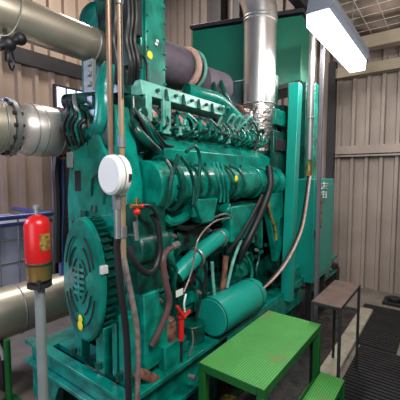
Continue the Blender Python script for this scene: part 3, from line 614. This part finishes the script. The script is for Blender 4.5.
# ------------------------------------------------------------------ exhaust duct
X = thing('exhaust_duct', 'vertical shiny steel exhaust duct with elbow, in front of the green box', 'duct', (2.98, 1.56, 1.9))
ec = V((3.06, 1.56, 0))
m = MB(); m.lathe(ec+V((0, 0, 2.34)), (0, 0, 1), [(0, .15), (0, .158), (.82, .158), (.82, .162), (.84, .162), (.84, .155)], 40); m.build('straight_section', 'steel', X)
m = MB(); e0 = ec+V((0, 0, 3.16))
m.tube([e0, e0+V((0, 0, .1)), e0+V((-.02, .04, .26)), e0+V((-.07, .12, .42)), e0+V((-.16, .24, .54))], .165, 28, 2); m.build('elbow', 'steel', X)
for z in (3.17, 3.2, 2.36):
    m = MB(); m.ring(ec+V((0, 0, z)), (0, 0, 1), .16, .009, 40); m.build('seam_band', 'galv', X)
m = MB(); m.lathe(ec+V((0, 0, 1.86)), (0, 0, 1), [(0, .1), (.04, .13), (.1, .125), (.16, .15), (.25, .14), (.33, .155), (.42, .16), (.48, .155)], 40); o = m.build('foil_wrap', 'foil', X); o['label'] = 'crinkled foil wrap'
m = MB(); m.lathe(A(243, 118, 1.68), (.3, -1, 0), [(-.05, .08), (0, .1), (.1, .1), (.14, .06)], 24); o = m.build('foil_patch', 'foil', X); o['label'] = 'crinkled foil lagging'

# ------------------------------------------------------------------ pipes on the left
t = thing('intake_duct', 'upper silver pipe slanting across the top left', 'pipe', (.3, 2.0, 2.5))
m = MB(); m.cyl((.2, 1.99, 2.55), (1.46, 1.95, 2.52), .112, seg=32); m.build('pipe_section', 'clad', t)
m = MB(); m.ring((.72, 1.974, 2.538), (1, 0, 0), .113, .006); m.build('seam_band', 'galv', t)
m = MB(); m.ring((1.38, 1.953, 2.522), (1, 0, 0), .114, .008); m.build('seam_band', 'galv', t)
t = thing('breather_duct', 'smaller silver pipe at the top edge above the slanting pipe', 'pipe', (.8, 2.05, 2.9))
m = MB(); m.cyl((.6, 2.1, 2.96), (1.55, 1.95, 2.93), .09, seg=28); m.build('pipe_section', 'clad', t)
m = MB(); m.ring((1.3, 1.99, 2.938), (1, -.16, 0), .092, .008); m.build('seam_band', 'galv', t)

t = thing('bellows_pipe', 'silver flanged bellows pipe joining the engine front on the left', 'pipe', (1.0, 2.2, 1.94))
bc = V((.5, 2.2, 1.95))
m = MB(); m.lathe(bc, (1, 0, 0), [(0, .155), (.42, .155)], 36); m.build('pipe_section', 'clad', t)
m = MB(); m.lathe(bc+V((.47, 0, 0)), (1, 0, 0), [(0, .12), (.01, .13), (.03, .15), (.08, .165), (.18, .17), (.26, .163), (.32, .15), (.34, .13)], 36); m.build('bellows', 'satin', t)
for x in (.38, .56, .62, .74):
    m = MB(); m.ring(bc+V((x, 0, 0)), (1, 0, 0), .165, .005, 36); m.build('bellows_seam', 'galv', t)
for x in (.43, .81):
    m = MB(); m.lathe(bc+V((x, 0, 0)), (1, 0, 0), [(-.005, .13), (-.005, .178), (.02, .178), (.02, .13)], 36); fl = m.build('flange', 'rust' if x > .5 else 'galv', t)
    for k in range(14):
        m = MB(); a = 2*PI*k/14; c = bc+V((x, .164*math.cos(a), .164*math.sin(a))); m.cyl(c-V((.022, 0, 0)), c+V((.035, 0, 0)), .011, seg=6); m.build('bolt', 'dark', fl)

t = thing('lagged_pipe', 'thick beige clad pipe running low at the left, behind the grey post', 'pipe', (1.0, 2.8, .55))
m = MB(); m.cyl((.2, 2.8, .56), (3.6, 2.8, .56), .2, seg=36); m.build('cladding', 'clad', t)
for x in (1.2, 1.9, 2.6):
    m = MB(); m.ring((x, 2.8, .56), (1, 0, 0), .2, .006, 36); m.build('cladding_seam', 'galv', t)
for x in (1.02, 2.2, 3.3):
    m = MB(); m.box((x, 2.65, 0), (x+.05, 2.95, .37)); m.build('saddle', 'dark', t)
m = MB(); m.tube([(.98, 2.64, .42), (1.0, 2.58, .34), (1.0, 2.56, .3)], .02, 8); m.build('drain_cock', 'galv', t)

# red cylinder on its post
t = thing('extinguisher_post', 'slim grey post standing at the left under the red cylinder', 'post', (.81, 1.7, 0))
pc = V((.85, 1.7, 0))
m = MB(); m.cyl(pc, pc+V((0, 0, 1.1)), .026); m.build('post', 'greypaint', t)
m = MB(); m.cyl(pc+V((0, 0, 1.07)), pc+V((0, 0, 1.09)), .06); m.build('top_plate', 'dark', t)
for dy, dx in ((.055, .03), (-.055, -.03), (.0, .06)):
    m = MB(); m.cyl(pc+V((dx, dy, 1.06)), pc+V((dx, dy, 1.12)), .009, seg=6); m.build('bolt', 'dark', t)
t = thing('fire_extinguisher', 'red cylinder with a tan label and brass base on the grey post', 'extinguisher', pc+V((0, 0, 1.1)))
m = MB(); m.lathe(pc+V((0, 0, 1.1)), (0, 0, 1), [(0, .045), (.01, .058), (.09, .061), (.1, .064), (.105, .064)], 28); m.build('brass_base', 'brass', t)
m = MB(); m.ring(pc+V((0, 0, 1.195)), (0, 0, 1), .061, .006); m.build('clamp_band', 'dark', t)
m = MB(); m.lathe(pc+V((0, 0, 1.2)), (0, 0, 1), [(0, .06), (.01, .064), (.2, .064), (.225, .056), (.24, .04), (.25, .018)], 32); m.build('cylinder', 'red', t)
m = MB(); m.lathe(pc+V((0, 0, 1.45)), (0, 0, 1), [(0, .014), (.03, .014), (.03, .02), (.05, .02), (.055, .008)], 16); m.build('valve', 'galv', t)
# label curved round the right side of the cylinder
m = MB(); prof = []
dirc = math.atan2(-pc.y, -pc.x)
for k in range(9):
    a = dirc+.12+.95*k/8; prof.append(pc+V((.0655*math.cos(a), .0655*math.sin(a), 1.27)))
m.prism(prof+[p-(p-V((pc.x, pc.y, p.z)))*.04 for p in reversed(prof)], (0, 0, .085)); m.build('paper_label', 'label', t)

# thin green pole and hanging bits at left
t = MB(); t.cyl((1.0, 2.5, 0), (1.0, 2.5, .47), .022); t.box((.94, 2.44, 0), (1.06, 2.56, .01)); tag(t.build('pipe_support', 'frame_green', None), 'short dark green pipe support at the far left floor', 'support')
t = thing('hand_valve', 'black valve handwheel hanging at the far left below the slanting pipe', 'valve', (.75, 1.9, 2.3))
m = MB(); m.cyl(A(-2, 47, 1.9), A(22, 38, 1.9), .022); m.ball(A(20, 39, 1.9), .034); m.ball(A(8, 44, 1.9), .04); m.cyl(A(8, 44, 1.9), A(8, 44, 1.9)+V((0, .06, .14)), .01); m.build('valve_body', 'black', t)
m = MB(); m.ring(A(11, 60, 1.9), (.75, -.6, 0), .05, .006); m.build('pull_ring', 'black', t)
t = MB(); t.tube([A(0, 36, 1.85), A(10, 34, 1.85), A(18, 22, 1.85), A(22, 4, 1.85), A(22, -14, 1.85)], .004, 6); tag(t.build('cable', 'galv', None), 'thin pale cable looping at the top left corner', 'cable')

# IBC tote
t = thing('liquid_tote', 'pale liquid tote in a metal cage behind the red cylinder', 'container', (1.5, 4.2, 0))
m = MB(); m.box((.95, 3.84, .16), (2.04, 4.8, 1.14)); m.build('tank', 'tote', t, .04)
m = MB(); m.box((.9, 3.8, 0), (2.08, 4.84, .14)); m.build('pallet', 'dark', t, .01)
m = MB()
for z in (.2, .45, .7, .95): m.cyl((.9, 3.8, z), (2.08, 3.8, z), .01, seg=6)
for k in range(7): m.cyl((.9+k*.1966, 3.8, .14), (.9+k*.1966, 3.8, 1.2), .01, seg=6)
m.build('cage', 'galv', t)
m = MB(); m.cyl((.9, 3.8, 1.2), (2.08, 3.8, 1.2), .03); m.cyl((2.08, 3.8, 1.2), (2.08, 4.8, 1.2), .03); m.cyl((.9, 3.8, 1.12), (2.08, 3.8, 1.12), .02); m.build('top_rail', 'blue', t)
m = MB(); m.lathe((1.2, 4.1, 1.14), (0, 0, 1), [(0, .14), (.05, .14), (.25, .03), (.27, .03)], 20); tag(m.build('funnel', 'tote', None), 'pale blue funnel standing on the caged tote', 'funnel')
# boxes / daylight behind
m = MB(); m.box((2.5, 3.2, 0), (2.75, 3.5, 1.5)); tag(m.build('steel_locker', 'blue', None, .01), 'blue-grey steel locker in the dark behind the tote', 'locker')
w = MB(); w.box((2.9, 5.1, 2.66), (3.5, 5.15, 3.12)); wn = w.build('window_1', 'darksteel', None, kind='structure')
for k in range(3):
    m = MB(); m.box((2.94+k*.18, 5.08, 2.7), (3.08+k*.18, 5.105, 3.08)); m.build('window_pane', 'daylight', wn, kind='structure')
for k, (px, py0, py1) in enumerate(((57, 152, 262), (62, 160, 275))):
    pts = [A(px+random.uniform(-1, 1), py0+(py1-py0)*j/5, 2.35) for j in range(6)]
    m = MB(); m.tube(pts, .022 if k else .03, 8); tag(m.build('cable_bundle', 'blue' if k else 'black', None), ('blue-grey' if k else 'black')+' cable bundle hanging left of the engine front', 'cable')
for k in range(6):
    pass

# ------------------------------------------------------------------ vertical conduits in front
t = thing('brown_conduit', 'left of the two slim vertical conduits, brown, in front of the engine', 'pipe', (1.0, 1.35, 1.7))
cy = 1.2
def down(px, y): return A(px, 150, y)
a = A(107, 0, cy); b = A(111, 160, cy)
m = MB(); m.cyl((b.x, cy, b.z), (b.x, cy, 3.4), .0115, seg=12); m.build('pipe', 'copper', t)
m = MB(); m.cyl((b.x+.018, cy+.01, b.z), (b.x+.018, cy+.01, 3.4), .006, seg=8); m.build('cable', 'black', t)
t = thing('tan_conduit', 'right of the two slim vertical conduits, tan, passing behind the white round box', 'pipe', (1.05, 1.2, 1.3))
b2 = A(122, 160, cy)
m = MB(); m.cyl((b2.x, cy, A(124, 258, cy).z), (b2.x, cy, 3.4), .013, seg=12); m.build('pipe', 'beigepipe', t)
for row in (0, 142, 190, 232):
    m = MB(); z = A(122, row, cy).z; m.cyl((b2.x, cy, z-.025), (b2.x, cy, z+.025), .018, seg=12); m.build('coupling', 'galv', t)
m = MB(); p = V((b2.x-.004, cy-.02, 0)); m.cyl(p+V((0, 0, 2.0)), p+V((0, 0, 3.4)), .004, seg=6); m.build('wire', 'dark', t)
# white round box
jc = A(114, 175, 1.16)
t = thing('round_junction_box', 'white round box fixed to the slim vertical conduits', 'junction box', jc)
m = MB(); m.lathe(jc+V((-.03, 0, 0)), (1, 0, 0), [(0, .02), (0, .07), (.008, .08), (.03, .082), (.06, .082), (.065, .075)], 40, (1, 1.07)); m.build('box', 'white', t)
m = MB(); m.ring(jc+V((-.002, 0, 0)), (1, 0, 0), .0815, .003, 40, (1, 1.07)); m.build('lid_seam', 'greypaint', t)
m = MB(); p = jc+V((.02, -.081, -.01)); m.box(p-V((.008, .003, .014)), p+V((.008, .003, .014))); m.build('nameplate', 'dark', t)
m = MB(); m.cyl(jc+V((.015, 0, -.09)), jc+V((.015, 0, -.15)), .02, seg=6); m.cyl(jc+V((.015, 0, -.15)), jc+V((.015, 0, -.28)), .015); m.build('gland', 'galv', t)
m = MB(); g0 = jc+V((.015, 0, -.28)); m.tube([g0, A(117, 250, 1.17), A(121, 290, 1.17), A(126, 330, 1.17), A(128, 370, 1.17), A(129, 420, 1.17)], .016, 12)
tag(m.build('black_hose', 'black', None), 'black hose dropping from the white round box', 'hose')
m = MB(); m.tube([V((b2.x, cy, A(124, 258, cy).z)), A(127, 275, 1.18), A(132, 300, 1.16), A(137, 330, 1.15), A(138, 365, 1.15), A(136, 420, 1.15)], .014, 12)
tag(m.build('braided_hose', 'hose', None), 'grey braided hose hanging below the tan conduit', 'hose')

# braided hose to the right, with brass end
t = thing('braided_fuel_hose', 'braided hose sweeping from the silver tube down behind the round filter', 'hose', (3.3, 1.1, 1.6))
m = MB(); pts = [A(309, 176, 1.08), A(306, 200, 1.07), A(301, 228, 1.07), A(291, 252, 1.08), (A(278, 272, 1.1)), A(262, 288, 1.2), A(254, 292, 1.3)]; m.tube(pts, .019, 12); m.build('hose_sleeve', 'black', t)
m = MB(); m.tube([p+V((-.012, -.018, .004)) for p in pts], .009, 10); o = m.build('braid_stripe', 'pinkish', t); o['label'] = 'pale pink braided stripe'
m = MB(); p = A(309, 176, 1.08); m.cyl(p, p+V((0, 0, .05)), .032, seg=6); m.cyl(p+V((0, 0, .05)), p+V((0, 0, .11)), .026, seg=16); m.cyl(p+V((0, 0, .11)), p+V((0, 0, .14)), .034, seg=6); m.build('brass_coupling', 'brass', t)
t = MB(); p = A(309, 170, 1.08); t.cyl((p.x, 1.08, p.z+.1), (p.x, 1.08, 3.5), .03, seg=18); t.ring((p.x, 1.08, 2.2), (0, 0, 1), .035, .006); tag(t.build('vertical_tube', 'galv', None), 'vertical silver tube above the braided hose, by the green box', 'pipe')
t = MB(); t.box((3.205, .98, 0), (3.24, 1.015, 3.5)); tag(t.build('conduit_post', 'post_grey', None, .004), 'thin grey square post standing before the teal cabinet', 'post')

# ------------------------------------------------------------------ work platform, step, table
def platform(name, lab, cat, x0, x1, y0, y1, z, topm, legm, lw, skirt, legs=None, group=None, top_t=.02):
    t = thing(name, lab, cat, ((x0+x1)/2, (y0+y1)/2, 0), group)
    m = MB(); m.box((x0+.004, y0+.004, z-top_t), (x1-.004, y1-.004, z)); m.build('tread' if cat != 'table' else 'table_top', topm, t, .003)
    m = MB()
    m.box((x0, y0, z-skirt), (x1, y0+lw, z-.003)); m.box((x0, y1-lw, z-skirt), (x1, y1, z-.003)); m.box((x0, y0+lw, z-skirt), (x0+lw, y1-lw, z-.003)); m.box((x1-lw, y0+lw, z-skirt), (x1, y1-lw, z-.003))
    m.build('rim', legm, t, .003)
    for x in (x0, x1-lw):
        for y in (y0, y1-lw):
            m = MB(); m.box((x, y, 0), (x+lw, y+lw, z-skirt)); m.build('leg', legm, t, .003)
    return t
pl = platform('work_platform', 'high green work platform with worn grating top, beside the round filter', 'platform', 1.43, 2.34, .68, 1.09, .6, 'grating', 'frame_green', .045, .05)
m = MB(); m.box((1.47, .69, .18), (2.3, .715, .21)); m.box((1.47, 1.055, .18), (2.3, 1.08, .21)); m.build('stretcher', 'frame_green', pl, .003)
st = platform('low_step', 'low green step on the floor at the bottom edge, by the mat', 'step', 1.84, 2.31, .505, .67, .27, 'grating', 'frame_green', .03, .04)
tb = platform('side_table', 'narrow brown-topped table with dark legs, beside the grey post', 'table', 2.34, 2.96, .55, .76, .75, 'tabletop', 'dark', .02, .025)
m = MB(); m.box((4.9, 1.27, .05), (5.15, 1.44, .34)); m.box((4.95, 1.24, .1), (5.1, 1.27, .3)); tag(m.build('floor_box', 'darksteel', None, .01), 'dark box on the floor at the foot of the back wall, by the cabinet', 'box')
m = MB(); m.box((4.72, .3, .0), (4.98, .62, .04)); m.tube([(4.85, .45, .04), (4.8, .38, .1), (4.78, .3, .06), (4.8, .2, .02)], .02, 8); m.cyl((4.85, .5, .04), (4.85, .5, .08), .08); tag(m.build('foot_pump', 'black', None, .004), 'small black device on the floor near the back wall', 'device')
m = MB(); m.cyl((1.66, 1.35, 0), (1.66, 1.35, .3), .02)
m.bm.free()
t = thing('drain_can', 'rusty orange drain can under the green platform', 'can', (1.7, .95, 0))
m = MB(); m.lathe((1.62, 1.0, 0), (0, 0, 1), [(0, .05), (.01, .055), (.3, .055), (.31, .045)], 20); m.build('can_body', 'label', t)
m = MB(); m.ring((1.62, 1.0, .3), (0, 0, 1), .05, .006); m.build('can_rim', 'rust', t)

# ------------------------------------------------------------------ light
def area(name, loc, aim, size, size_y, power, color=(1, 1, 1)):
    l = bpy.data.lights.new(name, 'AREA'); l.shape = 'RECTANGLE'; l.size = size; l.size_y = size_y; l.energy = power; l.color = color
    o = bpy.data.objects.new(name, l); col.objects.link(o); o.location = loc
    o.rotation_euler = (V(aim)-V(loc)).to_track_quat('-Z', 'Y').to_euler(); return o
area('key_light_behind', (.6, -.6, 3.3), (1.8, 1.5, 1.2), 1.5, .2, 105, (1, .97, .94))  # unseen key light added behind the viewpoint to light the engine
area('batten_glow', (3.46, .9, 2.835), (3.46, .9, 0), 1.4, .15, 26, (1, .97, .95))
area('ceiling_fill_light', (3.7, -.5, 3.0), (3.9, .1, 3.6), 1.4, .2, 16, (1, .96, .93))  # unseen light added to brighten the foil ceiling
area('door_daylight', (-2.2, 1.0, 1.8), (1.5, 2.4, 1.3), 2.0, 2.4, 55, (.82, .88, 1))
area('left_bay_daylight', (-.6, 3.7, 2.6), (1.1, 3.2, .1), 1.2, .8, 75, (.62, .66, 1))
area('wall_fill_light', (3.2, 3.6, 5.3), (3.6, 3.4, 1), 1.0, .6, 110, (1, .93, .86))  # unseen overhead light added to brighten the left wall
w = bpy.data.worlds.new('world'); S.world = w; w.use_nodes = True
bg = w.node_tree.nodes['Background']; bg.inputs['Color'].default_value = (.8, .86, 1, 1); bg.inputs['Strength'].default_value = .11
S.view_settings.view_transform = 'Standard'; S.view_settings.look = 'None'; S.view_settings.gamma = 1; S.view_settings.exposure = 0
S.view_settings.use_curve_mapping = False
